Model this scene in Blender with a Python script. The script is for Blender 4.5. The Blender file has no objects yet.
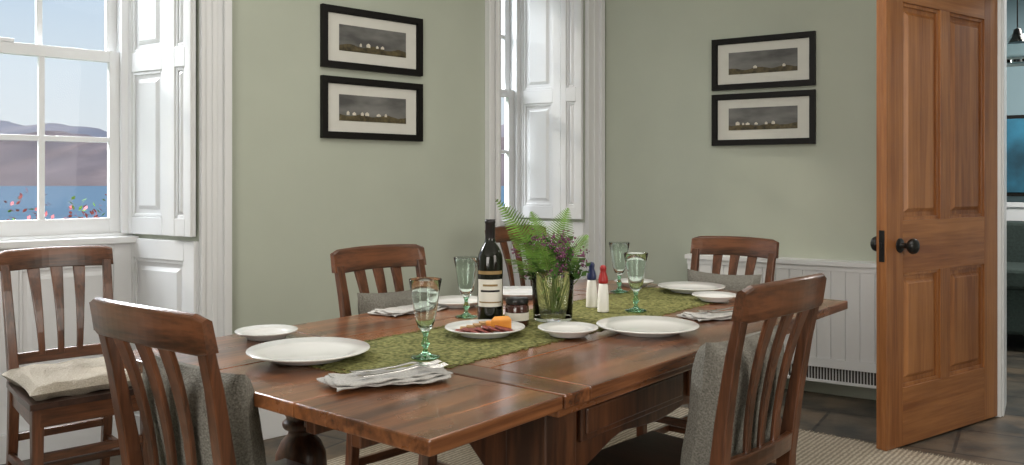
import bpy, math, random
from mathutils import Vector, Matrix
random.seed(7)
scene=bpy.context.scene
# ------------------------------------------------------------------ materials
def newmat(name):
    m=bpy.data.materials.new(name); m.use_nodes=True
    nt=m.node_tree; return m,nt,nt.nodes['Principled BSDF']
def plain(name,col,rough=.5,metal=0,noise=0,nscale=20,bump=0,bscale=60,coat=0,trans=0,ior=1.45,spec=None):
    m,nt,p=newmat(name)
    p.inputs['Base Color'].default_value=(*col,1); p.inputs['Roughness'].default_value=rough
    p.inputs['Metallic'].default_value=metal; p.inputs['Coat Weight'].default_value=coat
    p.inputs['Transmission Weight'].default_value=trans; p.inputs['IOR'].default_value=ior
    if spec is not None: p.inputs['Specular IOR Level'].default_value=spec
    if noise or bump:
        tc=nt.nodes.new('ShaderNodeTexCoord')
    if noise:
        n=nt.nodes.new('ShaderNodeTexNoise'); n.inputs['Scale'].default_value=nscale; n.inputs['Detail'].default_value=6
        r=nt.nodes.new('ShaderNodeValToRGB')
        a=[max(0,c*(1-noise)) for c in col]; b=[min(1,c*(1+noise)) for c in col]
        r.color_ramp.elements[0].color=(*a,1); r.color_ramp.elements[0].position=.3
        r.color_ramp.elements[1].color=(*b,1); r.color_ramp.elements[1].position=.7
        nt.links.new(tc.outputs['Object'],n.inputs['Vector']); nt.links.new(n.outputs['Fac'],r.inputs['Fac'])
        nt.links.new(r.outputs['Color'],p.inputs['Base Color'])
    if bump:
        n2=nt.nodes.new('ShaderNodeTexNoise'); n2.inputs['Scale'].default_value=bscale; n2.inputs['Detail'].default_value=4
        bm=nt.nodes.new('ShaderNodeBump'); bm.inputs['Strength'].default_value=bump; bm.inputs['Distance'].default_value=.01
        nt.links.new(tc.outputs['Object'],n2.inputs['Vector']); nt.links.new(n2.outputs['Fac'],bm.inputs['Height'])
        nt.links.new(bm.outputs['Normal'],p.inputs['Normal'])
    return m
def wood(name,dark,light,axis='X',rough=.3,scale=9,coat=.2,stretch=.08,lo=.34,hi=.68,wear=0):
    m,nt,p=newmat(name)
    tc=nt.nodes.new('ShaderNodeTexCoord'); mp=nt.nodes.new('ShaderNodeMapping')
    s=[1,1,1]; s['XYZ'.index(axis)]=stretch; mp.inputs['Scale'].default_value=s
    n=nt.nodes.new('ShaderNodeTexNoise'); n.inputs['Scale'].default_value=scale; n.inputs['Detail'].default_value=9
    n.inputs['Roughness'].default_value=.62; n.inputs['Distortion'].default_value=.6
    n3=nt.nodes.new('ShaderNodeTexNoise'); n3.inputs['Scale'].default_value=scale*9; n3.inputs['Detail'].default_value=3
    mx=nt.nodes.new('ShaderNodeMath'); mx.operation='MULTIPLY_ADD'; mx.inputs[1].default_value=.45
    sb=nt.nodes.new('ShaderNodeMath'); sb.operation='SUBTRACT'; sb.inputs[1].default_value=.22
    r=nt.nodes.new('ShaderNodeValToRGB')
    r.color_ramp.elements[0].color=(*dark,1); r.color_ramp.elements[0].position=lo
    r.color_ramp.elements[1].color=(*light,1); r.color_ramp.elements[1].position=hi
    L=nt.links.new
    L(tc.outputs['Object'],mp.inputs['Vector']); L(mp.outputs['Vector'],n.inputs['Vector']); L(mp.outputs['Vector'],n3.inputs['Vector'])
    L(n3.outputs['Fac'],mx.inputs[0]); L(n.outputs['Fac'],mx.inputs[2]); L(mx.outputs[0],sb.inputs[0]); L(sb.outputs[0],r.inputs['Fac'])
    out=r.outputs['Color']
    if wear:
        nw=nt.nodes.new('ShaderNodeTexNoise'); nw.inputs['Scale'].default_value=3.2; nw.inputs['Detail'].default_value=7
        rw=nt.nodes.new('ShaderNodeValToRGB'); rw.color_ramp.elements[0].position=.35; rw.color_ramp.elements[0].color=(1-wear,1-wear,1-wear,1); rw.color_ramp.elements[1].position=.65; rw.color_ramp.elements[1].color=(1,1,1,1)
        mm=nt.nodes.new('ShaderNodeMix'); mm.data_type='RGBA'; mm.blend_type='MULTIPLY'; mm.inputs[0].default_value=1
        L(tc.outputs['Object'],nw.inputs['Vector']); L(nw.outputs['Fac'],rw.inputs[0]); L(out,mm.inputs[6]); L(rw.outputs[0],mm.inputs[7]); out=mm.outputs[2]
        mr=nt.nodes.new('ShaderNodeMapRange'); mr.inputs['From Min'].default_value=.3; mr.inputs['From Max'].default_value=.7; mr.inputs['To Min'].default_value=rough+.1; mr.inputs['To Max'].default_value=rough-.05
        L(nw.outputs['Fac'],mr.inputs[0]); L(mr.outputs[0],p.inputs['Roughness'])
    L(out,p.inputs['Base Color'])
    bm=nt.nodes.new('ShaderNodeBump'); bm.inputs['Strength'].default_value=.15; bm.inputs['Distance'].default_value=.004
    L(n.outputs['Fac'],bm.inputs['Height']); L(bm.outputs['Normal'],p.inputs['Normal'])
    p.inputs['Roughness'].default_value=rough; p.inputs['Coat Weight'].default_value=coat; p.inputs['Coat Roughness'].default_value=.18
    return m
def weave(name,c1,c2,scale=160,rough=.95,bump=.5):
    m,nt,p=newmat(name); L=nt.links.new
    tc=nt.nodes.new('ShaderNodeTexCoord')
    n=nt.nodes.new('ShaderNodeTexNoise'); n.inputs['Scale'].default_value=scale; n.inputs['Detail'].default_value=5
    v=nt.nodes.new('ShaderNodeTexVoronoi'); v.inputs['Scale'].default_value=scale*.8
    r=nt.nodes.new('ShaderNodeValToRGB'); r.color_ramp.elements[0].color=(*c1,1); r.color_ramp.elements[1].color=(*c2,1)
    r.color_ramp.elements[0].position=.3; r.color_ramp.elements[1].position=.7
    L(tc.outputs['Object'],n.inputs['Vector']); L(tc.outputs['Object'],v.inputs['Vector']); L(n.outputs['Fac'],r.inputs['Fac'])
    L(r.outputs['Color'],p.inputs['Base Color']); p.inputs['Roughness'].default_value=rough
    p.inputs['Specular IOR Level'].default_value=.15
    bm=nt.nodes.new('ShaderNodeBump'); bm.inputs['Strength'].default_value=bump; bm.inputs['Distance'].default_value=.004
    L(v.outputs['Distance'],bm.inputs['Height']); L(bm.outputs['Normal'],p.inputs['Normal'])
    return m
M_wall=plain('sage_wall_paint',(.45,.485,.408),.75,noise=.03,nscale=3,bump=.05,bscale=200)
M_trim=plain('white_gloss_paint',(.73,.745,.755),.35,noise=.02,nscale=4)
M_ceil=plain('ceiling_paint',(.8,.8,.78),.8,noise=.02)
M_teal=plain('teal_wall_paint',(.24,.34,.38),.8,noise=.03,nscale=3)
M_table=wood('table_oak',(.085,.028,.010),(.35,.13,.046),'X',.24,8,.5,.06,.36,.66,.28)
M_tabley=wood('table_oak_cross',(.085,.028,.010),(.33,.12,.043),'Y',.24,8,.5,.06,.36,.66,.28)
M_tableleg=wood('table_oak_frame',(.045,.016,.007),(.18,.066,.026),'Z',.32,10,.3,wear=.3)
M_chair=wood('chair_wood',(.036,.0135,.006),(.155,.056,.024),'Z',.3,14,.35)
M_chairx=wood('chair_wood_cross',(.036,.0135,.006),(.165,.060,.025),'X',.28,14,.35)
M_pine=wood('door_pine',(.24,.082,.023),(.44,.185,.060),'Z',.38,9,.25,.045,.36,.66,.12)
M_pinex=wood('door_pine_cross',(.24,.082,.023),(.44,.185,.060),'X',.38,9,.25,.045,.36,.66,.12)
M_black=plain('black_iron',(.010,.010,.010),.3,noise=.1)
M_frame=plain('black_frame',(.006,.0055,.005),.5,noise=.15,spec=.25)
M_mat=plain('mount_card',(.64,.64,.59),.8,noise=.02)
M_linen=weave('grey_linen',(.12,.115,.10),(.25,.24,.21),230)
M_pad=weave('beige_linen',(.26,.23,.185),(.40,.355,.29),200)
M_runner=weave('moss_runner',(.045,.052,.014),(.27,.265,.10),95,bump=1.0)
M_napkin=weave('napkin_linen',(.34,.335,.32),(.50,.49,.47),260,bump=.2)
M_china=plain('white_china',(.74,.74,.72),.12,noise=.01,coat=.4)
M_steel=plain('cutlery_steel',(.6,.6,.6),.18,1,noise=.03)
M_leaf=plain('fern_green',(.15,.29,.05),.55,noise=.4,nscale=25)
M_leaf2=plain('foliage_green',(.07,.15,.035),.5,noise=.4,nscale=40)
M_stem=plain('stem_green',(.16,.22,.06),.6,noise=.2)
M_purple=plain('heather_purple',(.18,.06,.12),.7,noise=.5,nscale=60)
M_bottle=plain('bottle_glass_dark',(.008,.009,.006),.07,noise=.1,coat=.3)
M_foil=plain('bottle_foil',(.015,.012,.014),.3,noise=.1)
M_label=plain('paper_label',(.75,.73,.66),.6,noise=.04)
M_gold=plain('label_ink',(.30,.20,.08),.5,noise=.2)
M_salt=plain('salt_white',(.82,.81,.77),.35,noise=.02)
M_red=plain('red_lacquer',(.35,.02,.02),.3,noise=.1)
M_navy=plain('navy_lacquer',(.02,.03,.10),.3,noise=.1)
M_cheese=plain('orange_cheese',(.72,.30,.05),.5,noise=.1)
M_salami=plain('salami',(.22,.05,.04),.5,noise=.5,nscale=150)
M_cracker=plain('cracker',(.42,.26,.12),.8,noise=.3,nscale=80)
M_jar=plain('chutney_jar',(.06,.02,.015),.1,noise=.3,coat=.5)
M_gglass=plain('green_glass',(.42,.85,.58),.03,trans=1,noise=.02)
M_pglass=plain('pale_green_glass',(.90,.98,.94),.03,trans=1,noise=.005,ior=1.3)
M_cglass=plain('clear_glass',(.97,.99,.98),.03,trans=1,noise=.005,ior=1.25)
M_sofa=plain('dark_green_fabric',(.03,.045,.04),.9,noise=.3,nscale=60)
M_grille=plain('heater_grille',(.05,.05,.05),.5,noise=.1)
M_grass=plain('lawn',(.10,.16,.04),.9,noise=.4,nscale=3)
M_redleaf=plain('red_shrub',(.42,.11,.12),.7,noise=.5,nscale=8)
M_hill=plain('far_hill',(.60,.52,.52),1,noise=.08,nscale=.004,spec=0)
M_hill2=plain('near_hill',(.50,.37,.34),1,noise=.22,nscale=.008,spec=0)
M_seat=wood('chair_seat_wood',(.015,.007,.005),(.05,.022,.014),'Y',.3,12,.4)
M_pane,nt,p=newmat('window_glass')
tr=nt.nodes.new('ShaderNodeBsdfTransparent'); gl=nt.nodes.new('ShaderNodeBsdfGlossy'); gl.inputs['Roughness'].default_value=.02
mx=nt.nodes.new('ShaderNodeMixShader'); mx.inputs[0].default_value=.006
nt.links.new(tr.outputs[0],mx.inputs[1]); nt.links.new(gl.outputs[0],mx.inputs[2]); nt.links.new(mx.outputs[0],nt.nodes['Material Output'].inputs['Surface'])
M_sea,nt,p=newmat('sea_water'); p.inputs['Roughness'].default_value=.6
tc=nt.nodes.new('ShaderNodeTexCoord'); mp=nt.nodes.new('ShaderNodeMapping'); mp.inputs['Scale'].default_value=(.02,.1,1)
n=nt.nodes.new('ShaderNodeTexNoise'); n.inputs['Scale'].default_value=1; n.inputs['Detail'].default_value=8
r=nt.nodes.new('ShaderNodeValToRGB'); r.color_ramp.elements[0].color=(.14,.27,.39,1); r.color_ramp.elements[1].color=(.26,.41,.52,1)
nt.links.new(tc.outputs['Object'],mp.inputs[0]); nt.links.new(mp.outputs[0],n.inputs['Vector']); nt.links.new(n.outputs['Fac'],r.inputs[0]); nt.links.new(r.outputs[0],p.inputs['Base Color'])
M_floor,nt,p=newmat('slate_floor'); L=nt.links.new
tc=nt.nodes.new('ShaderNodeTexCoord'); mp=nt.nodes.new('ShaderNodeMapping'); mp.inputs['Rotation'].default_value=(0,0,.55)
bk=nt.nodes.new('ShaderNodeTexBrick'); bk.inputs['Scale'].default_value=1.0; bk.inputs['Brick Width'].default_value=.6; bk.inputs['Row Height'].default_value=.42
bk.inputs['Mortar Size'].default_value=.008; bk.inputs['Color1'].default_value=(.05,.052,.05,1); bk.inputs['Color2'].default_value=(.12,.095,.07,1); bk.inputs['Mortar'].default_value=(.02,.019,.017,1)
n=nt.nodes.new('ShaderNodeTexNoise'); n.inputs['Scale'].default_value=5; n.inputs['Detail'].default_value=8
mxx=nt.nodes.new('ShaderNodeMix'); mxx.data_type='RGBA'; mxx.blend_type='MULTIPLY'; mxx.inputs[0].default_value=.9
r=nt.nodes.new('ShaderNodeValToRGB'); r.color_ramp.elements[0].color=(.35,.38,.38,1); r.color_ramp.elements[0].position=.38; r.color_ramp.elements[1].color=(1.5,1.3,1.05,1); r.color_ramp.elements[1].position=.62
L(tc.outputs['Object'],mp.inputs[0]); L(mp.outputs[0],bk.inputs['Vector']); L(mp.outputs[0],n.inputs['Vector']); L(n.outputs['Fac'],r.inputs[0])
L(bk.outputs['Color'],mxx.inputs[6]); L(r.outputs[0],mxx.inputs[7]); L(mxx.outputs[2],p.inputs['Base Color']); p.inputs['Roughness'].default_value=.4
bm=nt.nodes.new('ShaderNodeBump'); bm.inputs['Strength'].default_value=.6; bm.inputs['Distance'].default_value=.015; L(n.outputs['Fac'],bm.inputs['Height']); L(bm.outputs[0],p.inputs['Normal'])
M_rug,nt,p=newmat('jute_rug'); L=nt.links.new
tc=nt.nodes.new('ShaderNodeTexCoord'); w=nt.nodes.new('ShaderNodeTexWave'); w.bands_direction='Y'; w.inputs['Scale'].default_value=15; w.inputs['Distortion'].default_value=2.5; w.inputs['Detail'].default_value=3; w.inputs['Detail Scale'].default_value=4
n=nt.nodes.new('ShaderNodeTexNoise'); n.inputs['Scale'].default_value=70; n.inputs['Detail'].default_value=4
ad=nt.nodes.new('ShaderNodeMath'); ad.operation='MULTIPLY'
r=nt.nodes.new('ShaderNodeValToRGB'); r.color_ramp.elements[0].color=(.24,.20,.15,1); r.color_ramp.elements[0].position=.05; r.color_ramp.elements[1].color=(.46,.40,.31,1); r.color_ramp.elements[1].position=.5
L(tc.outputs['Object'],w.inputs[0]); L(tc.outputs['Object'],n.inputs['Vector']); L(w.outputs['Fac'],ad.inputs[0]); L(n.outputs['Fac'],ad.inputs[1]); L(ad.outputs[0],r.inputs[0]); L(r.outputs[0],p.inputs['Base Color'])
p.inputs['Roughness'].default_value=.95
bm=nt.nodes.new('ShaderNodeBump'); bm.inputs['Strength'].default_value=.6; bm.inputs['Distance'].default_value=.006; L(ad.outputs[0],bm.inputs['Height']); L(bm.outputs[0],p.inputs['Normal'])
def printmat(name,seed):
    m,nt,p=newmat(name); L=nt.links.new
    tc=nt.nodes.new('ShaderNodeTexCoord'); n=nt.nodes.new('ShaderNodeTexNoise'); n.noise_dimensions='4D'; n.inputs['W'].default_value=seed
    mp=nt.nodes.new('ShaderNodeMapping'); mp.inputs['Scale'].default_value=(1,1,3)
    n.inputs['Scale'].default_value=5; n.inputs['Detail'].default_value=8
    r=nt.nodes.new('ShaderNodeValToRGB'); r.color_ramp.elements[0].color=(.07,.07,.068,1); r.color_ramp.elements[0].position=.35; r.color_ramp.elements[1].color=(.20,.20,.19,1); r.color_ramp.elements[1].position=.7
    L(tc.outputs['Object'],mp.inputs[0]); L(mp.outputs[0],n.inputs['Vector']); L(n.outputs['Fac'],r.inputs[0]); L(r.outputs[0],p.inputs['Base Color']); p.inputs['Roughness'].default_value=.6
    return m
M_print=printmat('landscape_print',3.1)
M_printd=plain('print_ground',(.075,.06,.028),.6,noise=.7,nscale=40)
M_printw=plain('print_cottages',(.62,.58,.50),.6,noise=.2,nscale=60)
M_blue=plain('seascape_paint',(.02,.13,.21),.5,noise=.6,nscale=4)
# ------------------------------------------------------------------ mesh builder
class B:
    def __init__(s): s.v=[];s.f=[];s.m=[];s.s=[]
    def add(s,vs,fs,mat=0,smooth=False,M=None):
        o=len(s.v)
        for v in vs:
            v=Vector(v); s.v.append(M@v if M is not None else v)
        for f in fs: s.f.append([i+o for i in f]); s.m.append(mat); s.s.append(smooth)
    def box(s,x0,x1,y0,y1,z0,z1,mat=0,M=None):
        if x0>x1:x0,x1=x1,x0
        if y0>y1:y0,y1=y1,y0
        if z0>z1:z0,z1=z1,z0
        s.add([(x0,y0,z0),(x1,y0,z0),(x1,y1,z0),(x0,y1,z0),(x0,y0,z1),(x1,y0,z1),(x1,y1,z1),(x0,y1,z1)],
              [(0,3,2,1),(4,5,6,7),(0,1,5,4),(1,2,6,5),(2,3,7,6),(3,0,4,7)],mat,False,M)
    def prism(s,pts,z0,z1,mat=0,M=None):
        n=len(pts); vs=[(x,y,z0) for x,y in pts]+[(x,y,z1) for x,y in pts]
        fs=[tuple(range(n-1,-1,-1)),tuple(range(n,2*n))]+[(i,(i+1)%n,n+(i+1)%n,n+i) for i in range(n)]
        s.add(vs,fs,mat,False,M)
    def lathe(s,prof,seg=32,mat=0,M=None,smooth=True):
        vs=[];fs=[];n=len(prof)
        for r,z in prof:
            for k in range(seg):
                a=2*math.pi*k/seg; vs.append((r*math.cos(a),r*math.sin(a),z))
        for i in range(n-1):
            for k in range(seg):
                k2=(k+1)%seg; fs.append((i*seg+k,i*seg+k2,(i+1)*seg+k2,(i+1)*seg+k))
        s.add(vs,fs,mat,smooth,M)
        if prof[0][0]>1e-5: s.add([vs[k] for k in range(seg)],[tuple(range(seg-1,-1,-1))],mat,False,M)
        if prof[-1][0]>1e-5: s.add([vs[(n-1)*seg+k] for k in range(seg)],[tuple(range(seg))],mat,False,M)
    def loft(s,rings,mat=0,smooth=False,M=None,cap=True):
        n=len(rings[0]); vs=[v for r in rings for v in r]; fs=[]
        for i in range(len(rings)-1):
            for k in range(n):
                k2=(k+1)%n; fs.append((i*n+k,i*n+k2,(i+1)*n+k2,(i+1)*n+k))
        s.add(vs,fs,mat,smooth,M)
        if cap: s.add(rings[0],[tuple(range(n-1,-1,-1))],mat,False,M); s.add(rings[-1],[tuple(range(n))],mat,False,M)
    def tube(s,pts,r,seg=8,mat=0,M=None,r2=None):
        rings=[];pts=[Vector(q) for q in pts]
        for i,q in enumerate(pts):
            t=(pts[min(i+1,len(pts)-1)]-pts[max(i-1,0)]).normalized()
            a=t.cross(Vector((0,0,1)));
            if a.length<1e-3: a=Vector((1,0,0))
            a.normalize(); b=t.cross(a)
            rr=r if r2 is None else r+(r2-r)*i/(len(pts)-1)
            rings.append([q+a*rr*math.cos(2*math.pi*k/seg)+b*rr*math.sin(2*math.pi*k/seg) for k in range(seg)])
        s.loft(rings,mat,True,M)
    def post(s,secs,mat=0,M=None):
        s.loft([[(x-a,y-b,z),(x+a,y-b,z),(x+a,y+b,z),(x-a,y+b,z)] for x,y,z,a,b in secs],mat,False,M)
    def build(s,name,mats,M=None,bevel=0,subsurf=0,parent=None):
        me=bpy.data.meshes.new(name); me.from_pydata([tuple(v) for v in s.v],[],s.f)
        for m in mats: me.materials.append(m)
        me.polygons.foreach_set('material_index',s.m); me.polygons.foreach_set('use_smooth',s.s); me.update()
        import bmesh
        bb=bmesh.new(); bb.from_mesh(me); bmesh.ops.recalc_face_normals(bb,faces=bb.faces[:]); bb.to_mesh(me); bb.free()
        o=bpy.data.objects.new(name,me); scene.collection.objects.link(o)
        if M is not None: o.matrix_world=M
        if parent: o.parent=parent
        if bevel:
            b=o.modifiers.new('bevel','BEVEL'); b.width=bevel; b.segments=2; b.limit_method='ANGLE'; b.angle_limit=math.radians(40)
        return o
def frameM(o,x,z=0):
    x=Vector((x[0],x[1],0)).normalized(); y=Vector((-x.y,x.x,0))
    return Matrix(((x.x,y.x,0,o[0]),(x.y,y.y,0,o[1]),(0,0,1,z),(0,0,0,1)))
# ------------------------------------------------------------------ room
C=(.585,5.52); A=(.741,.671); Bd=(.844,-.536)
MA=frameM(C,A); MBw=frameM(C,Bd)
H=2.75
SP=.14; DP=.48
b=B()
b.prism([(-.16,0),(.5,0),(.5,.6),(-.30,.6),(-.30,.48)],0,H)
b.prism([(-2.645,0),(-.91,0),(-.77,.48),(-.77,.6),(-2.785,.6),(-2.785,.48)],0,H)
b.prism([(-5.8,0),(-3.955,0),(-3.815,.48),(-3.815,.6),(-5.8,.6)],0,H)
b.box(-.95,-.14,0,.6,2.62,H); b.box(-4,-2.6,0,.6,2.62,H)
b.box(-.80,-.27,.46,.6,0,.93); b.box(-3.84,-2.76,.46,.6,0,.93)
b.build('wall_left',[M_wall],MA)
b=B()
HX=2.236
b.box(0,HX,0,.3,0,H); b.box(HX+1.04,4.0,0,.3,0,H); b.box(HX,HX+1.04,0,.3,2.26,H)
b.build('wall_right',[M_wall],MBw)
def wallseg(name,p,q,th=.15,mat=M_wall):
    b=B(); L_=(Vector(q)-Vector(p)).length; b.box(0,L_,0,th,0,H); return b.build(name,[mat],frameM(p,(q[0]-p[0],q[1]-p[1])))
pA=(.585-.741*5.8,5.52-.671*5.8); pB=(.585+.844*4,5.52-.536*4)
wallseg('wall_side',pB,(2.7,-2.2)); wallseg('wall_back',(2.7,-2.2),(-3.71,-2.2)); wallseg('wall_end',(-3.71,-2.2),pA)
def poly(name,pts,z0,z1,mat):
    b=B(); b.prism(pts,z0,z1); return b.build(name,[mat])
nB=Vector((.536,.844)); 
q1=Vector(C)+Vector(Bd)*1.2+nB*3.2; q2=Vector(C)+Vector(Bd)*5+nB*3.2; q3=Vector(C)+Vector(Bd)*5
fl=[(-3.9,-2.4),(3.0,-2.4),(q3.x,q3.y),(q2.x,q2.y),(q1.x,q1.y),(C[0]+.1,C[1]+.9),(-.45,5.35),(pA[0]-.45,pA[1]+.45)]
poly('floor',fl,-.1,0,M_floor)
poly('ceiling',fl,H,H+.1,M_ceil)
b=B(); b.box(1.2,5.0,3.0,3.15,0,H); b.box(1.1,1.25,.3,3.15,0,H); b.box(4.9,5.05,0,3.15,0,H)
b.build('wall_neighbouring_room',[M_teal],MBw)
b=B(); b.box(1.25,4.9,2.955,2.998,0,.98); b.box(1.25,4.9,2.94,2.998,.98,1.02); b.build('trim_dado_neighbouring',[M_trim],MBw,bevel=.004)
def arch(b,x0,x1,inner):
    b.box(x0,x1,-.022,0,0,2.72)
    if inner>0: b.box(x0,x0+.035,-.045,-.0215,0,2.72); b.box(x1-.02,x1,-.032,-.0215,0,2.72); b.box(x0+.06,x0+.085,-.030,-.0215,0,2.72)
    else: b.box(x1-.035,x1,-.045,-.0215,0,2.72); b.box(x0,x0+.02,-.032,-.0215,0,2.72); b.box(x1-.085,x1-.06,-.030,-.0215,0,2.72)
b=B(); arch(b,-.165,-.02,-1); arch(b,-1.0,-.905,1); b.box(-1.0,-.02,-.03,0,2.62,2.74)
b.build('trim_1',[M_trim],MA,bevel=.004)
b=B(); arch(b,-2.65,-2.515,-1); arch(b,-4.1,-3.95,1); b.box(-4.1,-2.5,-.03,0,2.62,2.74)
b.build('trim_2',[M_trim],MA,bevel=.004)
b=B(); b.box(-2.515,-1.0,-.02,0,0,.2); b.box(-2.515,-1.0,-.026,0,0,.16); b.box(-5.8,-4.1,-.026,0,0,.2); b.build('baseboard_left',[M_trim],MA,bevel=.004)
b=B(); b.box(.03,.60,-.02,0,0,.2); b.build('baseboard_right',[M_trim],MBw,bevel=.004)
def board(b,w,z0,z1,cols,rows,th=.03,both=False,M=None,fm=0,pm=0,rm=None,rec=.014):
    rm=fm if rm is None else rm
    b.box(0,w,rec,th-(rec if both else 0),z0,z1,pm,M)
    sides=[(0,rec)]+([(th-rec,th)] if both else [])
    zs=[z0]+[v for r in rows for v in r]+[z1]
    xs=[0]+[v for c in cols for v in c]+[w]
    for y0,y1 in sides:
        b.box(xs[0],xs[1],y0,y1,z0,z1,fm,M); b.box(xs[-2],xs[-1],y0,y1,z0,z1,fm,M)
        for i in range(0,len(zs),2): b.box(xs[1],xs[-2],y0,y1,zs[i],zs[i+1],rm,M)
        for r in rows:
            for i in range(1,len(cols)): b.box(cols[i-1][1],cols[i][0],y0,y1,r[0],r[1],fm,M)
            for c in cols:
                f=(y0==0); e=.05 if c[1]-c[0]>.16 else .03
                m=.016
                for (xa,xb,za,zb) in [(c[0],c[0]+m,r[0],r[1]),(c[1]-m,c[1],r[0],r[1]),(c[0]+m,c[1]-m,r[0],r[0]+m),(c[0]+m,c[1]-m,r[1]-m,r[1])]:
                    if f: b.box(xa,xb,rec*.4,rec,za,zb,fm,M)
                    else: b.box(xa,xb,th-rec,th-rec*.4,za,zb,fm,M)
                a0,a1,c0,c1=c[0]+e-.015,c[1]-e+.015,r[0]+e-.015,r[1]-e+.015
                d=.018
                yb=rec if f else th-rec; yt=rec*.3 if f else th-rec*.3
                b.loft([[(a0,yb,c0),(a1,yb,c0),(a1,yb,c1),(a0,yb,c1)],[(a0+d,yt,c0+d),(a1-d,yt,c0+d),(a1-d,yt,c1-d),(a0+d,yt,c1-d)]],pm,False,M)
def reveal(b,s,side):
    if side=='R': o=(-(s+SP),DP); x=(SP,-DP)
    else: o=(-s,0); x=(SP,DP)
    M=frameM(o,x)
    M2=M@Matrix.Translation((0,-.03,0))
    if side=='R':
        board(b,.335,.95,2.60,[(.055,.28)],[(1.03,1.70),(1.79,2.52)],.03,M=M2)
        board(b,.15,.95,2.60,[(.04,.11)],[(1.03,1.70),(1.79,2.52)],.03,M=M@Matrix.Translation((.345,-.045,0)))
        board(b,.5,.12,.93,[(.07,.43)],[(.22,.84)],.03,M=M2)
        b.box(.0,.5,-.05,0,0,.12,0,M)
    else:
        board(b,.5,.95,2.60,[(.06,.44)],[(1.03,1.70),(1.79,2.52)],.03,M=M2)
        board(b,.5,.12,.93,[(.07,.43)],[(.22,.84)],.03,M=M2)
def window(sR,sL,cols,no):
    b=B()
    reveal(b,sR,'R'); reveal(b,sL,'L')
    xr=-(sR+SP); xl=-(sL-SP)
    b2M=Matrix.Translation((xl,.42,0))
    board(b,xr-xl,.12,.91,[(.09,(xr-xl)-.09)] if xr-xl<.7 else [(.09,(xr-xl)/2-.04),((xr-xl)/2+.04,(xr-xl)-.09)],[(.24,.82)],.03,M=b2M)
    b.box(xl,xr,.40,.46,0,.12); b.box(xl-.01,xr+.01,.385,.52,.91,.94); b.box(-sL,-sR,0,.5,2.585,2.62)
    b.build('trim_shutters_%d'%no,[M_trim],MA,bevel=.003)
    b=B(); f=.05
    b.box(xl,xl+f,.44,.56,.94,2.6); b.box(xr-f,xr,.44,.56,.94,2.6); b.box(xl,xr,.44,.58,.92,.955); b.box(xl,xr,.44,.56,2.56,2.6)
    def sash(y,z0,z1,bot,top):
        x0,x1=xl+f,xr-f; st=.045
        b.box(x0,x0+st,y,y+.035,z0,z1); b.box(x1-st,x1,y,y+.035,z0,z1)
        b.box(x0+st,x1-st,y,y+.035,z0,z0+bot); b.box(x0+st,x1-st,y,y+.035,z1-top,z1)
        zm=(z0+bot+z1-top)/2
        b.box(x0+st,x1-st,y+.006,y+.03,zm-.012,zm+.012)
        wi=(x1-x0-2*st)
        for i in range(1,cols):
            xc=x0+st+wi*i/cols; b.box(xc-.012,xc+.012,y+.004,y+.032,z0+bot,z1-top)
        b.box(x0+st,x1-st,y+.016,y+.019,z0+bot,z1-top,1)
    sash(.465,.955,1.795,.07,.05); sash(.505,1.75,2.56,.05,.06)
    b.box((xl+xr)/2-.03,(xl+xr)/2+.03,.455,.50,1.795,1.81,0)
    b.build('window_%d'%no,[M_trim,M_pane],MA,bevel=.002)
window(2.645,3.955,3,1)
window(.16,.91,2,2)
# ------------------------------------------------------------------ pictures
def picture(x0,z0,M):
    b=B(); w,h=.6,.305; f=.030
    for (a,c,d,e) in [(0,f,0,h),(w-f,w,0,h),(f,w-f,0,f),(f,w-f,h-f,h)]:
        b.box(x0+a,x0+c,-.028,-.001,z0+d,z0+e,0)
    for (a,c,d,e) in [(f*.7,f+.004,f*.7,h-f*.7),(w-f-.004,w-f*.7,f*.7,h-f*.7),(f,w-f,f*.7,f+.004),(f,w-f,h-f-.004,h-f*.7)]:
        b.box(x0+a,x0+c,-.020,-.001,z0+d,z0+e,0)
    b.box(x0+f,x0+w-f,-.010,-.001,z0+f,z0+h-f,1)
    px0,px1,pz0,pz1=x0+.10,x0+w-.10,z0+.09,z0+h-.085
    b.box(px0,px1,-.012,-.009,pz0,pz1,2)
    K=24; top=[pz0+.030+.006*math.sin(k*.7+x0*5+z0*9)+random.uniform(-.002,.002) for k in range(K+1)]
    vs=[];fs=[]
    for k in range(K+1): x=px0+(px1-px0)*k/K; vs+=[(x,-.0125,pz0),(x,-.0125,top[k])]
    for k in range(K): fs.append((2*k,2*k+2,2*k+3,2*k+1))
    b.add(vs,fs,3)
    xx=px0+.03+random.uniform(0,.1)
    while xx<px1-.08:
        ww=random.uniform(.012,.026); hh=random.uniform(.004,.012)
        if random.random()<.55:
            b.box(xx,xx+ww,-.0132,-.0122,pz0+.029,pz0+.032+hh,4)
            b.add([(xx,-.0130,pz0+.032+hh),(xx+ww,-.0130,pz0+.032+hh),(xx+ww/2,-.0130,pz0+.039+hh)],[(0,1,2)],4)
        xx+=ww+random.uniform(0,.03)
    b.build('framed_picture',[M_frame,M_mat,M_print,M_printd,M_printw],M,bevel=.0015)
picture(-2.052,1.405,MA); picture(-2.052,1.752,MA)
picture(.742,1.405,MBw); picture(.742,1.735,MBw)
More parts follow.
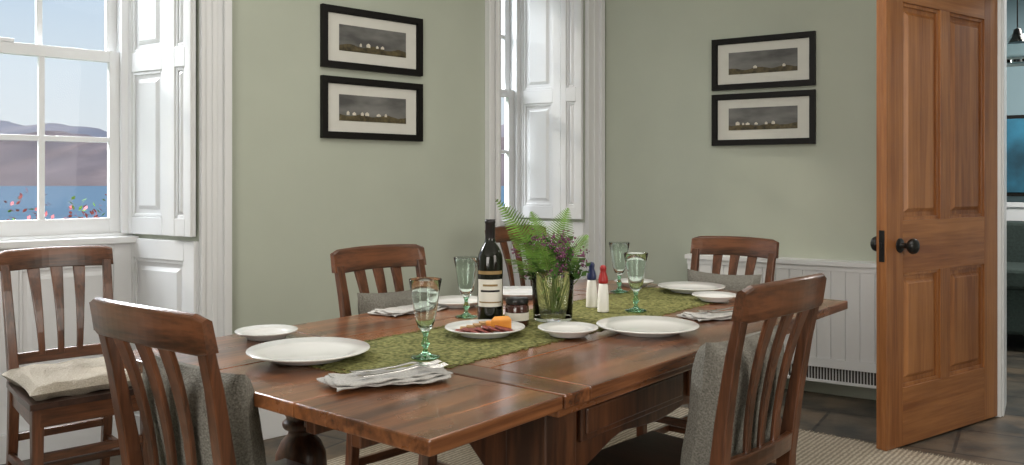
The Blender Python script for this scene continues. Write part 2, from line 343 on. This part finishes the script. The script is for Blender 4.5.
# ------------------------------------------------------------------ door
MD=frameM((1.645,3.735),(.822,.57),.008)
dw=.985
b=B()
board(b,dw,0,2.2,[(.13,.445),(.53,.855)],[(.26,.775),(1.01,1.99)],.048,both=True,fm=0,pm=0,rm=1,rec=.019)
def knob(b,x,z,sgn,y):
    R=Matrix.Translation((x,y,z))@Matrix.Rotation(math.radians(90)*sgn,4,'X')@Matrix.Scale(1.15,4)
    b.lathe([(.028,0),(.028,.004),(.012,.006),(.010,.03),(.018,.036),(.028,.045),(.031,.055),(.027,.066),(.014,.073),(0,.074)],24,2,R)
knob(b,.105,.90,1,0); knob(b,.105,.90,-1,.048)
b.box(-.003,.0,.008,.034,.83,.97,2); b.box(-.012,0,.014,.028,.89,.915,2)
for z in (.2,1.1,1.95): b.box(dw,dw+.010,.005,.03,z,z+.1,2)
b.build('door_1',[M_pine,M_pinex,M_black],MD,bevel=.003)
b=B()
b.box(HX,HX+.025,.0,.3,0,2.26); b.box(HX+1.015,HX+1.04,0,.3,0,2.26); b.box(HX,HX+1.04,0,.3,2.235,2.26)
b.box(HX-.11,HX+.015,-.025,0,0,2.36); b.box(HX+1.025,HX+1.15,-.025,0,0,2.36); b.box(HX-.11,HX+1.15,-.025,0,2.25,2.36)
b.build('trim_door',[M_trim],MBw,bevel=.004)
# ------------------------------------------------------------------ radiator cover
b=B(); x0,x1=.62,HX-.15
b.box(x0,x1,-.10,-.02,.20,.73,0)
x=x0
while x<x1-.01:
    xe=min(x+.075,x1); b.box(x+.002,xe-.002,-.108,-.099,.22,.70,0); x+=.075
b.box(x0-.01,x1+.01,-.125,0,.73,.755,0); b.box(x0,x1,-.112,-.02,.70,.73,0)
b.box(x0,x1,-.112,-.02,.17,.22,0)
b.box(x0+.03,x1-.02,-.095,-.03,.10,.17,1)
b.box(x0+.02,x1-.01,-.105,-.03,.085,.10,0)
n=int((x1-x0)/.016)
for i in range(n):
    xa=x0+.03+i*.016
    if xa<x1-.03: b.box(xa,xa+.005,-.099,-.094,.10,.17,0)
b.box(x0+.1,x0+.16,-.1,-.02,0,.085,0); b.box(x1-.16,x1-.10,-.1,-.02,0,.085,0)
b.build('radiator',[M_trim,M_grille],MBw,bevel=.001)
# ------------------------------------------------------------------ neighbour room furniture
b=B(); b.box(2.0,3.3,2.93,2.995,1.07,1.72,0); b.box(2.03,3.27,2.922,2.94,1.10,1.69,1); b.build('seascape_painting',[M_frame,M_blue],MBw,bevel=.003)
b=B(); b.box(1.9,3.6,1.9,2.75,.12,.45); b.box(1.9,3.6,2.5,2.8,.4,.88); b.box(1.8,2.0,1.9,2.8,.12,.64); b.box(3.5,3.7,1.9,2.8,.12,.64); b.box(2.02,2.74,1.86,2.5,.44,.58); b.box(2.76,3.48,1.86,2.5,.44,.58)
for x in (1.85,3.6):
    for y in (1.95,2.7): b.box(x,x+.05,y,y+.05,0,.12)
b.build('sofa',[M_sofa],MBw,bevel=.04)
b=B(); b.tube([(0,0,2.75),(0,0,2.12)],.004,8,0); b.lathe([(.0,2.12),(.02,2.11),(.03,2.06),(.05,2.03)],24,0); b.lathe([(.03,2.08),(.07,2.03),(.11,1.95),(.12,1.90),(.117,1.90),(.107,1.95),(.067,2.027),(.03,2.074)],24,1)
b.build('pendant_lamp',[M_black,M_cglass],MBw@Matrix.Translation((2.29,1.0,-.0)))
# ------------------------------------------------------------------ table
N=(-.137,1.417); EX=(.634,.772); MT=frameM(N,EX,.006)
TL=2.12; TW=1.12; TZ=.76
b=B(); th=.030
def planks_y(x0,x1,y0,y1,n,mat,z0,z1):
    for i in range(n):
        a=y0+(y1-y0)*i/n; c=y0+(y1-y0)*(i+1)/n; b.box(x0,x1,a+.0006,c-.0006,z0,z1,mat)
for (x0,x1) in [(0,.38),(1.742,TL)]:
    planks_y(x0+.0,x1,.0,TW,3,0,TZ-th,TZ)
b.box(.386,.476,0,TW,TZ-th,TZ,1); b.box(1.646,1.736,0,TW,TZ-th,TZ,1)
planks_y(.477,1.645,0,TW,4,0,TZ-th,TZ)
b.box(.39,1.73,.02,TW-.02,TZ-th-.022,TZ-th,0)
for y in (.26,.40,.72,.86):
    b.box(.06,2.06,y-.015,y+.015,TZ-th-.05,TZ-th-.001,2)
fx0,fx1,fy0,fy1=.42,1.70,.075,TW-.075; lw=.056
legs=[(fx0+lw,fy0+lw),(fx1-lw,fy0+lw),(fx0+lw,fy1-lw),(fx1-lw,fy1-lw)]
ztop=TZ-th-.02
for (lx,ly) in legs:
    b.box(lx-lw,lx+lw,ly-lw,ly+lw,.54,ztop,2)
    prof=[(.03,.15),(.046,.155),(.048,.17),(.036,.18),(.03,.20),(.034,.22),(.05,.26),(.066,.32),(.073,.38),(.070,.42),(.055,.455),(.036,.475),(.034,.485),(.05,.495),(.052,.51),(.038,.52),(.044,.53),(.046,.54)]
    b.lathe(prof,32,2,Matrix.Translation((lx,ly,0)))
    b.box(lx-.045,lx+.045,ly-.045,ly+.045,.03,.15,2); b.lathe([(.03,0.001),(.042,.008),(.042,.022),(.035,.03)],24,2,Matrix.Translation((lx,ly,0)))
def scallop(L_,h_end,h_mid):
    pts=[(0,0),(L_,0),(L_,-h_end)]
    def bump(t):
        if t<.12: return h_end
        if t<.22: return h_end-(h_end-h_mid)*.35*(t-.12)/.10
        if t<.45: return h_end-(h_end-h_mid)*(.35+.65*math.sin((t-.22)/.23*math.pi/2))
        return h_mid+.012*math.sin((t-.45)/.55*math.pi)
    K=30
    for i in range(1,K): 
        u=i/K; t=1-abs(2*u-1); pts.append((L_*(1-u),-bump(t)))
    pts.append((0,-h_end)); return pts
def apron(p0,d,L_,th_,h_end,h_mid):
    pts=scallop(L_,h_end,h_mid); n=len(pts)
    X=Vector((d[0],d[1],0)); Y=Vector((-d[1],d[0],0)); O=Vector((p0[0],p0[1],ztop))
    f=[O+X*x+Vector((0,0,z)) for x,z in pts]; k=[q+Y*th_ for q in f]
    b.add(f+k,[tuple(range(n-1,-1,-1)),tuple(range(n,2*n))]+[(i,(i+1)%n,n+(i+1)%n,n+i) for i in range(n)],2)
Lx=fx1-fx0-4*lw; Ly=fy1-fy0-4*lw
apron((fx0+2*lw,fy0+.02),(1,0),Lx,.028,.17,.125); apron((fx0+2*lw,fy1-.05),(1,0),Lx,.028,.17,.125)
apron((fx0+.05,fy0+2*lw),(0,1),Ly,.028,.20,.11); apron((fx1-.02,fy0+2*lw),(0,1),Ly,.028,.20,.11)
for (xa,xb) in [(fx0+2*lw+.03,fx0+2*lw+Lx/2-.02),(fx0+2*lw+Lx/2+.02,fx0+2*lw+Lx-.03)]:
    b.box(xa,xb,fy0+.008,fy0+.02,ztop-.105,ztop-.015,2)
    b.box(xa+.015,xb-.015,fy0+.002,fy0+.01,ztop-.09,ztop-.03,2)
for (p,q) in [((legs[0][0],legs[0][1]),(legs[1][0],legs[1][1])),((legs[2][0],legs[2][1]),(legs[3][0],legs[3][1]))]:
    b.box(p[0]+.04,q[0]-.04,p[1]-.022,p[1]+.022,.06,.12,2)
for i in (0,1): b.box(legs[i][0]-.022,legs[i][0]+.022,legs[i][1]+.04,legs[i+2][1]-.04,.06,.12,2)
b.build('dining_table',[M_table,M_tabley,M_tableleg],MT,bevel=.004)
TT=TZ+.006
# ------------------------------------------------------------------ runner
b=B(); x0,x1=.24,1.98; yc=.55; hw=.19; nx,ny=90,14
vs=[];fs=[]
for i in range(nx+1):
    for j in range(ny+1):
        u=i/nx; v=j/ny*2-1
        x=x0+(x1-x0)*u+(.012*math.sin(j*2.3) if i in(0,nx) else 0)
        y=yc+v*(hw+.006*math.sin(u*37)+.004*math.sin(u*91+1))
        z=.0042+.0012*math.sin(u*60+v*5)+.001*random.random()
        if i in(0,nx) or j in(0,ny): z=.0008
        vs.append((x,y,z))
for i in range(nx):
    for j in range(ny):
        a=i*(ny+1)+j; fs.append((a,a+ny+1,a+ny+2,a+1))
b.add(vs,fs,0,True)
for e,xx in ((-1,x0),(1,x1)):
    for k in range(60):
        y=yc-hw+2*hw*k/59; l=random.uniform(.012,.022); b.box(xx if e>0 else xx-l,xx+l if e>0 else xx,y-.0018,y+.0018,.0003,.002,0)
for e in (-1,1):
    for k in range(220):
        xx=x0+(x1-x0)*k/219; l=random.uniform(.004,.016); y=yc+e*hw; b.box(xx-.002,xx+.002,min(y,y+e*l),max(y,y+e*l),.0003,.0022,0)
b.build('table_runner',[M_runner],frameM(N,EX,TT))
# ------------------------------------------------------------------ rug
b=B(); b.box(-1.0,3.0,-.8,1.9,0.0005,.006)
for k in range(260):
    y=-.8+2.7*k/259
    for e in (-1,1):
        xx=-1.0 if e<0 else 3.0; l=random.uniform(.02,.04); b.box(min(xx,xx+e*l),max(xx,xx+e*l),y-.002,y+.002,.0006,.004)
b.build('jute_rug',[M_rug],frameM(N,EX,0.0))
# ------------------------------------------------------------------ chairs
def pillow_geo(b,w,h,d,mat,M,n=18,pw=4):
    for sg in (-1,1):
        vs=[];fs=[]
        for i in range(n+1):
            for j in range(n+1):
                u=i/n*2-1; v=j/n*2-1
                t=((1-abs(u)**pw)*(1-abs(v)**pw))**.5
                x=w/2*u*(1-.07*(1-v*v)*abs(u)); z=h/2*v*(1-.07*(1-u*u)*abs(v))
                vs.append((x,sg*d/2*t+.004*math.sin(u*9+v*4)*t,z))
        for i in range(n):
            for j in range(n):
                a=i*(n+1)+j; fs.append((a,a+1,a+n+2,a+n+1))
        b.add(vs,fs,mat,True,M)
def chair(crest,facing,z0=0,pad=False,pillow=False,pmat=None,sx_=.9,zs=1.0):
    f=Vector((facing[0],facing[1])).normalized(); o=Vector(crest)+f*.085
    M=frameM((o.x,o.y),(f.y,-f.x),z0)
    b=B()
    for sx in (-1,1):
        b.post([(sx*.190,-.055,0,.017,.016),(sx*.190,-.022,.2,.019,.018),(sx*.190,0,.42,.020,.020),(sx*.192,-.004,.50,.020,.019),(sx*.198,-.022,.64,.019,.016),(sx*.204,-.05,.80,.018,.013),(sx*.207,-.074,.90,.018,.011)],0)
        b.post([(sx*.205,.395,0,.017,.015),(sx*.205,.395,.44,.022,.020)],0)
        b.box(sx*.197-.011,sx*.197+.011,-.02,.39,.15,.18,1); 
        b.loft([[(sx*.190-.011,.01,.37),(sx*.190+.011,.01,.37),(sx*.190+.011,.01,.437),(sx*.190-.011,.01,.437)],[(sx*.212-.011,.39,.37),(sx*.212+.011,.39,.37),(sx*.212+.011,.39,.437),(sx*.212-.011,.39,.437)]],1)
    b.box(-.19,.19,.18,.20,.152,.178,1); b.box(-.19,.19,.385,.405,.245,.275,1); b.box(-.18,.18,-.03,-.012,.22,.25,1)
    b.box(-.2,.2,.395,.415,.37,.437,1); b.box(-.18,.18,-.01,.012,.37,.437,1)
    b.loft([[(-.215,-.012,z),(.215,-.012,z),(.235,.25,z),(.238,.43,z),(-.238,.43,z),(-.235,.25,z)] for z in (.437,.458)],3)
    rings=[];K=16
    for i in range(K+1):
        u=i/K*2-1; x=.232*u; yb=-.078-.028*(1-u*u); zt=.955+.006*(1-u*u)-(.008 if abs(u)>.97 else 0); zb=.872+.006*(1-u*u)+(.006 if abs(u)>.97 else 0)
        rings.append([(x,yb-.013+.008,zb),(x,yb+.013+.008,zb),(x,yb+.011-.004,zt-.006),(x,yb-.004,zt),(x,yb-.011-.004,zt-.006)])
    b.loft(rings,1,False)
    b.loft([[(x,-.012-.010+(-.012*(1-(x/.19)**2)),.515),(x,.006-.010+(-.012*(1-(x/.19)**2)),.515),(x,.004-.012+(-.012*(1-(x/.19)**2)),.56),(x,-.014-.012+(-.012*(1-(x/.19)**2)),.56)] for x in [-.19+.38*i/8 for i in range(9)]],1)
    for sx in (-.092,0,.092):
        secs=[]
        for k in range(9):
            t=k/8; z=.545+(.885-.545)*t; y=-.022-.012*t-.062*t*t+.002; hw_=.013+.013*t**1.6
            secs.append((sx*(.82+.2*t),y,z,hw_,.006))
        b.post(secs,0)
    if pad:
        pillow_geo(b,.47,.43,.06,2,Matrix.Translation((0,.205,.487))@Matrix.Rotation(math.radians(90),4,'X'),pw=14)
    if pillow:
        pillow_geo(b,.40,.36,.115,2,Matrix.Translation((0,.050,.640))@Matrix.Rotation(math.radians(9),4,'X'),pw=5)
    for v in b.v: v.x*=sx_; v.z*=zs
    return b.build('dining_chair',[M_chair,M_chairx,pmat or M_linen,M_seat],M,bevel=.0035)
chair((-1.80,3.36),(.671,-.741),0,pad=True,pmat=M_pad,sx_=.88,zs=.975)
chair((-.745,1.725),(.61,.79),.0065,pillow=True,sx_=.93,zs=.985)
chair((.635,1.97),(-.715,.70),.0065,pillow=True,sx_=.86,zs=1.01)
chair((-.475,3.03),(.72,-.69),.0065,pillow=True,sx_=.86)
chair((.02,4.50),(.671,-.741),0)
chair((.955,3.65),(-.634,-.772),.0065,pillow=True,sx_=.84,zs=.99)
# ------------------------------------------------------------------ tableware
def on_runner(x,y):
    d=Vector((x,y))-Vector(N); w=d.x*-EX[1]+d.y*EX[0]; t=d.x*EX[0]+d.y*EX[1]
    return abs(w-.55)<.20 and .22<t<2.0
def TP(x,y): return Matrix.Translation((x,y,TT+(.0065 if on_runner(x,y) else .0008)))
def plate(x,y,r,name='dinner_plate'):
    b=B(); k=r
    b.lathe([(0,.002),(k*.55,.002),(k*.6,0),(k*.62,.0),(k*.64,.005),(k*.98,.018),(k,.020),(k*.99,.0225),(k*.70,.0125),(k*.60,.007),(0,.0065)],64,0)
    return b.build(name,[M_china],TP(x,y))
plate(-.49,2.05,.146); plate(-.674,2.335,.084,'side_plate')
plate(.387,2.43,.146); plate(.155,2.35,.084,'side_plate')
plate(.69,3.27,.128); plate(.72,3.02,.080,'side_plate')
plate(-.19,2.93,.10); plate(.03,3.17,.128); plate(.50,3.48,.08,'side_plate')
pc=(-.075,2.36)
plate(pc[0],pc[1],.112,'serving_plate')
b=B()
for i in range(7):
    M=Matrix.Translation((-.055+.018*i,-.035+.012*math.sin(i*2),.010+.002*i))@Matrix.Rotation(.25,4,'Y')@Matrix.Rotation(i*.7,4,'Z')
    b.lathe([(.0,0),(.026,0),(.027,.001),(.026,.0025),(0,.0025)],20,0,M)
for i in range(4):
    b.box(-.07+.02*i,-.03+.02*i,.0,.03,.012+.005*i,.016+.005*i,1,Matrix.Rotation(.1*i,4,'Z'))
b.build('charcuterie',[M_salami,M_cracker],TP(*pc))
b=B(); b.prism([(0,0),(.06,.012),(.052,.04),(.01,.035)],.010,.045,0,Matrix.Translation((.015,-.03,0))@Matrix.Rotation(.2,4,'X'))
b.prism([(0,0),(.035,.0),(.03,.03),(.0,.025)],.012,.034,0,Matrix.Translation((.0,.0,0)))
b.build('cheese_wedge',[M_cheese],TP(*pc),bevel=.005)
b=B(); b.lathe([(0,0),(.028,0),(.031,.004),(.031,.05),(.027,.058),(0,.058)],32,0); b.lathe([(.0315,.016),(.0315,.036)],32,1); b.lathe([(.029,.058),(.030,.060),(.030,.070),(.028,.072),(0,.072)],32,2)
b.build('chutney_jar',[M_jar,M_label,M_black],TP(.015,2.50)@Matrix.Scale(1.12,4))
b=B()
b.lathe([(0,.006),(.02,.003),(.036,0),(.038,.006),(.038,.19),(.036,.205),(.028,.225),(.018,.24),(.0145,.255),(.0140,.30),(.0155,.302),(.0155,.309),(.013,.310),(0,.310)],48,0)
b.lathe([(.0148,.252),(.0146,.298),(.0162,.300),(.0162,.3105),(0,.311)],32,1)
def arcband(r,z0,z1,a0,a1,mat):
    K=20; vs=[];fs=[]
    for i in range(K+1):
        a=a0+(a1-a0)*i/K; vs+= [(r*math.cos(a),r*math.sin(a),z0),(r*math.cos(a),r*math.sin(a),z1)]
    for i in range(K): fs.append((2*i,2*i+2,2*i+3,2*i+1))
    b.add(vs,fs,mat,True)
ang=math.radians(-88)
arcband(.0384,.055,.135,ang-1.15,ang+1.15,2); arcband(.0386,.115,.121,ang-.6,ang+.6,3); arcband(.0386,.098,.104,ang-.8,ang+.8,4); arcband(.0386,.066,.070,ang-1,ang+1,3); arcband(.0384,.150,.160,ang-1.15,ang+1.15,3)
b.build('wine_bottle',[M_bottle,M_foil,M_label,M_gold,M_black],TP(-.065,2.53))
def glass(x,y):
    b=B()
    b.lathe([(0,0),(.034,0),(.0355,.0015),(.034,.003),(.014,.007),(.0065,.014),(.005,.022),(.008,.028),(.011,.034),(.008,.040),(.0055,.046),(.0065,.056),(.010,.064),(0,.068)],32,0)
    b.lathe([(0,.0685),(.010,.0645),(.017,.072),(.024,.090),(.029,.12),(.034,.155),(.040,.188),(.0394,.189),(.0388,.188),(.0328,.155),(.0278,.12),(.0228,.092),(.0158,.075),(0,.0715)],40,1)
    b.build('wine_glass',[M_gglass,M_pglass],TP(x,y))
glass(-.209,2.05); glass(-.145,2.69); glass(.41,3.25); glass(.405,2.78)
def mill(x,y,top):
    b=B()
    b.lathe([(0,0),(.018,0),(.019,.003),(.018,.05),(.015,.085),(.013,.092),(0,.092)],28,0)
    b.lathe([(.014,.092),(.016,.096),(.016,.104),(.013,.118),(.009,.130),(.010,.136),(.011,.143),(.007,.150),(0,.152)],28,1)
    b.build('salt_mill' if top is M_red else 'pepper_mill',[M_salt,top],TP(x,y))
mill(.268,2.86,M_navy); mill(.296,2.76,M_red)
def napkin(x,y,ang,Ln=.28,Wn=.13,cut=True):
    b=B(); nx,ny=36,18
    for lay in range(3):
        vs=[];fs=[]
        sh=lay*.006
        for s_ in (0,1):
            for i in range(nx+1):
                for j in range(ny+1):
                    u=i/nx; v=j/ny
                    zz=.0025+lay*.0040+.0012*math.sin(u*14+lay)+.0016*math.sin(v*9+u*7+lay*2)+.0012*math.sin(u*31+v*13)+(.0025 if s_ else 0)
                    vs.append((-Ln/2+Ln*u+sh+.008*math.sin(v*5+lay*2), -Wn/2*(1-.10*lay)+Wn*(1-.10*lay)*v+.010*math.sin(u*6+lay*1.3),max(zz,.0004)))
        n1=(nx+1)*(ny+1)
        for i in range(nx):
            for j in range(ny):
                a=i*(ny+1)+j; fs.append((a,a+1,a+ny+2,a+ny+1)); fs.append((n1+a,n1+a+ny+1,n1+a+ny+2,n1+a+1))
        for i in range(nx):
            for j in (0,ny): a=i*(ny+1)+j; fs.append((a,a+ny+1,n1+a+ny+1,n1+a))
        for j in range(ny):
            for i in (0,nx): a=i*(ny+1)+j; fs.append((a,a+1,n1+a+1,n1+a))
        b.add(vs,fs,0,True)
    M=TP(x,y)@Matrix.Rotation(ang,4,'Z')
    b.build('napkin',[M_napkin],M)
    if cut:
        for k,(dy,da) in enumerate(((-.02,.05),(.022,-.02))):
            b=B()
            def sec(x,hw_,z,t=.0018): return [(x,-hw_,z-t/2),(x,hw_,z-t/2),(x,hw_,z+t/2),(x,-hw_,z+t/2)]
            b.loft([sec(-.10,.006,.004),(sec(-.09,.008,.003)),sec(-.05,.006,.002),sec(0,.0035,.004,.003),sec(.035,.0035,.009,.003),sec(.045,.009,.009),sec(.055,.0115,.006),sec(.065,.0115,.004)],0)
            for q in range(4):
                yy=-.0098+q*.0065; b.loft([[(xx,yy-w_,z-.0008),(xx,yy+w_,z-.0008),(xx,yy+w_,z+.0008),(xx,yy-w_,z+.0008)] for xx,z,w_ in ((.064,.004,.0016),(.085,.003,.0015),(.105,.007,.0009))],0)
            b.build('dinner_fork',[M_steel],M@Matrix.Translation((.03,dy,.0175))@Matrix.Rotation(da,4,'Z'),bevel=.0006)
napkin(-.27,1.815,.50,.25,.12); napkin(.66,2.68,.35,.24,.12,True); napkin(-.34,2.80,.9,.24,.12,False)
# ------------------------------------------------------------------ vase with ferns
vx,vy=.125,2.60
b=B()
b.lathe([(0,0),(.055,0),(.060,.004),(.066,.15),(.0653,.151),(.0645,.15),(.0585,.010),(0,.010)],40,0)
b.build('glass_vase',[M_cglass],TP(vx,vy))
b=B()
def frond(base,ctrl,tip,width,n=26,mat=0,side=None):
    base,ctrl,tip=Vector(base),Vector(ctrl),Vector(tip)
    P=lambda t:(1-t)**2*base+2*t*(1-t)*ctrl+t*t*tip
    D=lambda t:(2*(1-t)*(ctrl-base)+2*t*(tip-ctrl)).normalized()
    b.tube([P(t/14) for t in range(15)],.0016,5,2,r2=.0005)
    sd=side or Vector((random.uniform(-.3,.3)+1,random.uniform(-.4,.4),0))
    total=(tip-base).length*1.05
    for i in range(n):
        t=.22+.78*i/n; p_=P(t); d=D(t); s_=(sd-d*sd.dot(d)).normalized(); nrm=d.cross(s_)
        tt=(t-.22)/.78; ln=width*(.55+.45*math.sin(min(1,tt*2.2)*math.pi/2))*(1-tt**1.8)+.003
        hw_=total*.78/n*.46
        for sg in (-1,1):
            dirn=(s_*sg+d*.45+nrm*random.uniform(-.15,.1)).normalized()
            m=6; up=[];dn=[]
            for q in range(1,m):
                f_=q/m; wv=hw_*(1-f_)**.6*(1.0 if q%2 else .72); c=p_+dirn*ln*f_+nrm*(-.12*ln*f_*f_)
                up.append(c+d*wv); dn.append(c-d*wv)
            tipv=p_+dirn*ln-nrm*.14*ln
            ring=[p_-d*hw_*.6]+dn+[tipv]+up[::-1]+[p_+d*hw_*.6]
            b.add(ring,[tuple(range(len(ring)))],mat,False)
mouth=lambda dx,dy:(vx+dx,vy+dy,TT+.13)
frond(mouth(-.03,0),(.065,2.58,1.02),(-.05,2.52,1.145),.060,28)
frond(mouth(-.02,-.02),(.07,2.52,.99),(-.01,2.40,1.05),.048,24)
frond(mouth(.02,0),(.13,2.6,1.03),(.175,2.62,1.115),.056,26)
frond(mouth(.03,0),(.19,2.60,.99),(.235,2.62,1.03),.042,22)
frond(mouth(0,.03),(.09,2.68,1.03),(.06,2.72,1.10),.048,24)
frond(mouth(-.03,-.02),(.03,2.50,.97),(-.02,2.46,.97),.044,20)
frond(mouth(-.01,-.03),(.10,2.52,.98),(.075,2.44,1.02),.044,22)
for i in range(84):
    a=random.uniform(0,6.28); r_=random.uniform(.0,.11); top=Vector((vx+r_*math.cos(a),vy+r_*math.sin(a)*.8,TT+random.uniform(.14,.26)))
    st=Vector((vx+.4*r_*math.cos(a)*.5,vy+.4*r_*math.sin(a)*.5,TT+.02))
    if i<26: b.tube([st,(st+top)/2+Vector((0,0,.02)),top],.0013,5,2)
    if i%3==0:
        for k in range(26):
            q=top+Vector((random.gauss(0,.012),random.gauss(0,.012),random.gauss(0,.014))); s_=random.uniform(.002,.0045)
            b.add([q+Vector((s_,0,0)),q+Vector((-s_,0,0)),q+Vector((0,s_,0)),q+Vector((0,-s_,0)),q+Vector((0,0,s_)),q+Vector((0,0,-s_))],[(0,2,4),(2,1,4),(1,3,4),(3,0,4),(2,0,5),(1,2,5),(3,1,5),(0,3,5)],3)
    else:
        for k in range(8):
            f_=random.uniform(.72,1.0); c=st+(top-st)*f_; c.z=max(c.z,TT+.135); d=Vector((random.uniform(-1,1),random.uniform(-1,1),random.uniform(-.2,1))).normalized(); l=random.uniform(.02,.038); s_=d.cross(Vector((random.random(),random.random(),1))).normalized()*l*.28
            b.add([c,c+d*l*.5+s_,c+d*l,c+d*l*.5-s_],[(0,1,2,3)],1)
for i in range(24):
    a=random.uniform(0,6.28); r_=random.uniform(0,.040); c=Vector((vx+r_*math.cos(a),vy+r_*math.sin(a),TT+random.uniform(.05,.12))); d=Vector((random.uniform(-1,1),random.uniform(-1,1),1)).normalized(); l=.02; s_=d.cross(Vector((1,.3,.2))).normalized()*.006
    if (c+d*l-Vector((vx,vy,c.z))).xy.length<.052: b.add([c,c+d*l*.5+s_,c+d*l,c+d*l*.5-s_],[(0,1,2,3)],0)
b.build('fern_bouquet',[M_leaf,M_leaf2,M_stem,M_purple])
# ------------------------------------------------------------------ outdoors
poly('lawn_ground',[(-12,2.2),(-4.6,2.2),(-1.0,5.75),(0.2,6.4),(.5,13),(-12,13)],-.6,-.2,M_grass)
b=B(); b.add([(-4000,40,-9),(3000,40,-9),(3000,2600,-9),(-4000,2600,-9)],[(0,1,2,3)],0); b.build('sea',[M_sea])
def ridge(name,Y,mat,fn,x0=-3000,x1=1500):
    b=B(); nx,ny=260,14; vs=[];fs=[]
    for i in range(nx+1):
        x=x0+(x1-x0)*i/nx; h=fn(x/Y)
        for j in range(ny+1):
            t=j/ny; vs.append((x,Y+500*t+random.uniform(-10,10),-10+(h+10)*math.sin(t*math.pi/2)*(1+.10*math.sin(x*.021+t*9)*(1-t))+random.uniform(-1,1)*5*t*(1-t*.7)))
    for i in range(nx):
        for j in range(ny): a=i*(ny+1)+j; fs.append((a,a+ny+1,a+ny+2,a+1))
    b.add(vs,fs,0,True); b.build(name,[mat])
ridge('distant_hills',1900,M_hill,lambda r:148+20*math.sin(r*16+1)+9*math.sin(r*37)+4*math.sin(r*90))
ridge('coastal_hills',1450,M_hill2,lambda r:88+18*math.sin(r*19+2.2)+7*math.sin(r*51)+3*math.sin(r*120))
b=B()
for i in range(1500):
    a=random.uniform(0,6.28); e=random.uniform(-.3,1.4); R=random.uniform(.3,.55)*(1+.25*math.sin(a*5)); c=Vector((R*math.cos(a)*math.cos(e)*1.3,R*math.sin(a)*math.cos(e),.55+R*math.sin(e)*.75)); d=Vector((random.uniform(-1,1),random.uniform(-1,1),random.uniform(-.3,1))).normalized(); s_=d.cross(Vector((.3,.5,1))).normalized()*.010; l=.038
    b.add([c,c+d*l*.5+s_,c+d*l,c+d*l*.5-s_],[(0,1,2,3)],0 if random.random()<.75 else 1)
for k in range(8): b.tube([(0,0,0),(.3*math.cos(k),.3*math.sin(k),.8)],.012,6,2)
b.build('garden_shrub',[M_redleaf,M_leaf,M_stem],Matrix.Translation((-3.2,6.1,-.2))@Matrix.Scale(1.27,4))
# ------------------------------------------------------------------ lights
def area(name,loc,target,size,sy,energy,col):
    l=bpy.data.lights.new(name,'AREA'); l.shape='RECTANGLE'; l.size=size; l.size_y=sy; l.energy=energy; l.color=col
    o=bpy.data.objects.new(name,l); o.location=loc; o.rotation_euler=(Vector(target)-Vector(loc)).to_track_quat('-Z','Y').to_euler(); scene.collection.objects.link(o)
area('fill_ceiling',(.4,2.6,2.70),(.4,2.6,0),2.4,1.8,34,(1,.95,.88))  # added fill under the ceiling
area('fill_rear',(-1.6,-1.9,1.7),(.4,4,1.1),2.2,1.6,92,(1,.95,.89))  # added fill behind the camera; the back wall has no window
area('fill_side',(2.5,.2,1.7),(-.5,4,1.1),1.4,1.6,34,(1,.93,.85))  # extra fill from the right, added before a solid wall without a window
def wl(s,y,z): v=MA@Vector((-s,y,z)); return tuple(v)
area('skylight_window_1',wl(3.5,1.9,3.3),wl(3.2,-.5,1.0),2.4,1.6,480,(.94,.97,1))
area('skylight_window_2',wl(.8,1.9,3.3),wl(.45,-.5,1.0),1.6,1.6,240,(.92,.96,1))
area('lamp_neighbouring_room',tuple(MBw@Vector((3,1.6,2.7))),tuple(MBw@Vector((3,1.6,0))),1,1,75,(1,.95,.9))
sl=bpy.data.lights.new('sun','SUN'); sl.energy=2.0; sl.angle=.06; sl.color=(1,.87,.70)
so=bpy.data.objects.new('sun',sl); so.rotation_euler=Vector((.80,-.28,-.50)).to_track_quat('-Z','Y').to_euler(); scene.collection.objects.link(so)
wd=bpy.data.worlds.new('sky'); scene.world=wd; wd.use_nodes=True; nt=wd.node_tree; L=nt.links.new
bg=nt.nodes['Background']; tc=nt.nodes.new('ShaderNodeTexCoord'); sp=nt.nodes.new('ShaderNodeSeparateXYZ'); r=nt.nodes.new('ShaderNodeValToRGB')
L(tc.outputs['Generated'],sp.inputs[0]); L(sp.outputs['Z'],r.inputs[0]); L(r.outputs[0],bg.inputs[0]); bg.inputs[1].default_value=1.0
e=r.color_ramp.elements; e[0].position=0; e[0].color=(.76,.80,.82,1); e[1].position=.5; e[1].color=(.30,.46,.70,1)
k=r.color_ramp.elements.new(.12); k.color=(.68,.78,.86,1); k=r.color_ramp.elements.new(.25); k.color=(.48,.64,.82,1)
# ------------------------------------------------------------------ camera
cam=bpy.data.cameras.new('camera'); co=bpy.data.objects.new('camera',cam); scene.collection.objects.link(co); scene.camera=co
co.location=(0,0,1.2); co.rotation_euler=(math.radians(90),0,0); cam.sensor_width=36; cam.lens=850/1024*36; cam.shift_y=-52.5/1024; cam.clip_end=6000; cam.clip_start=.05
scene.view_settings.view_transform='Standard'
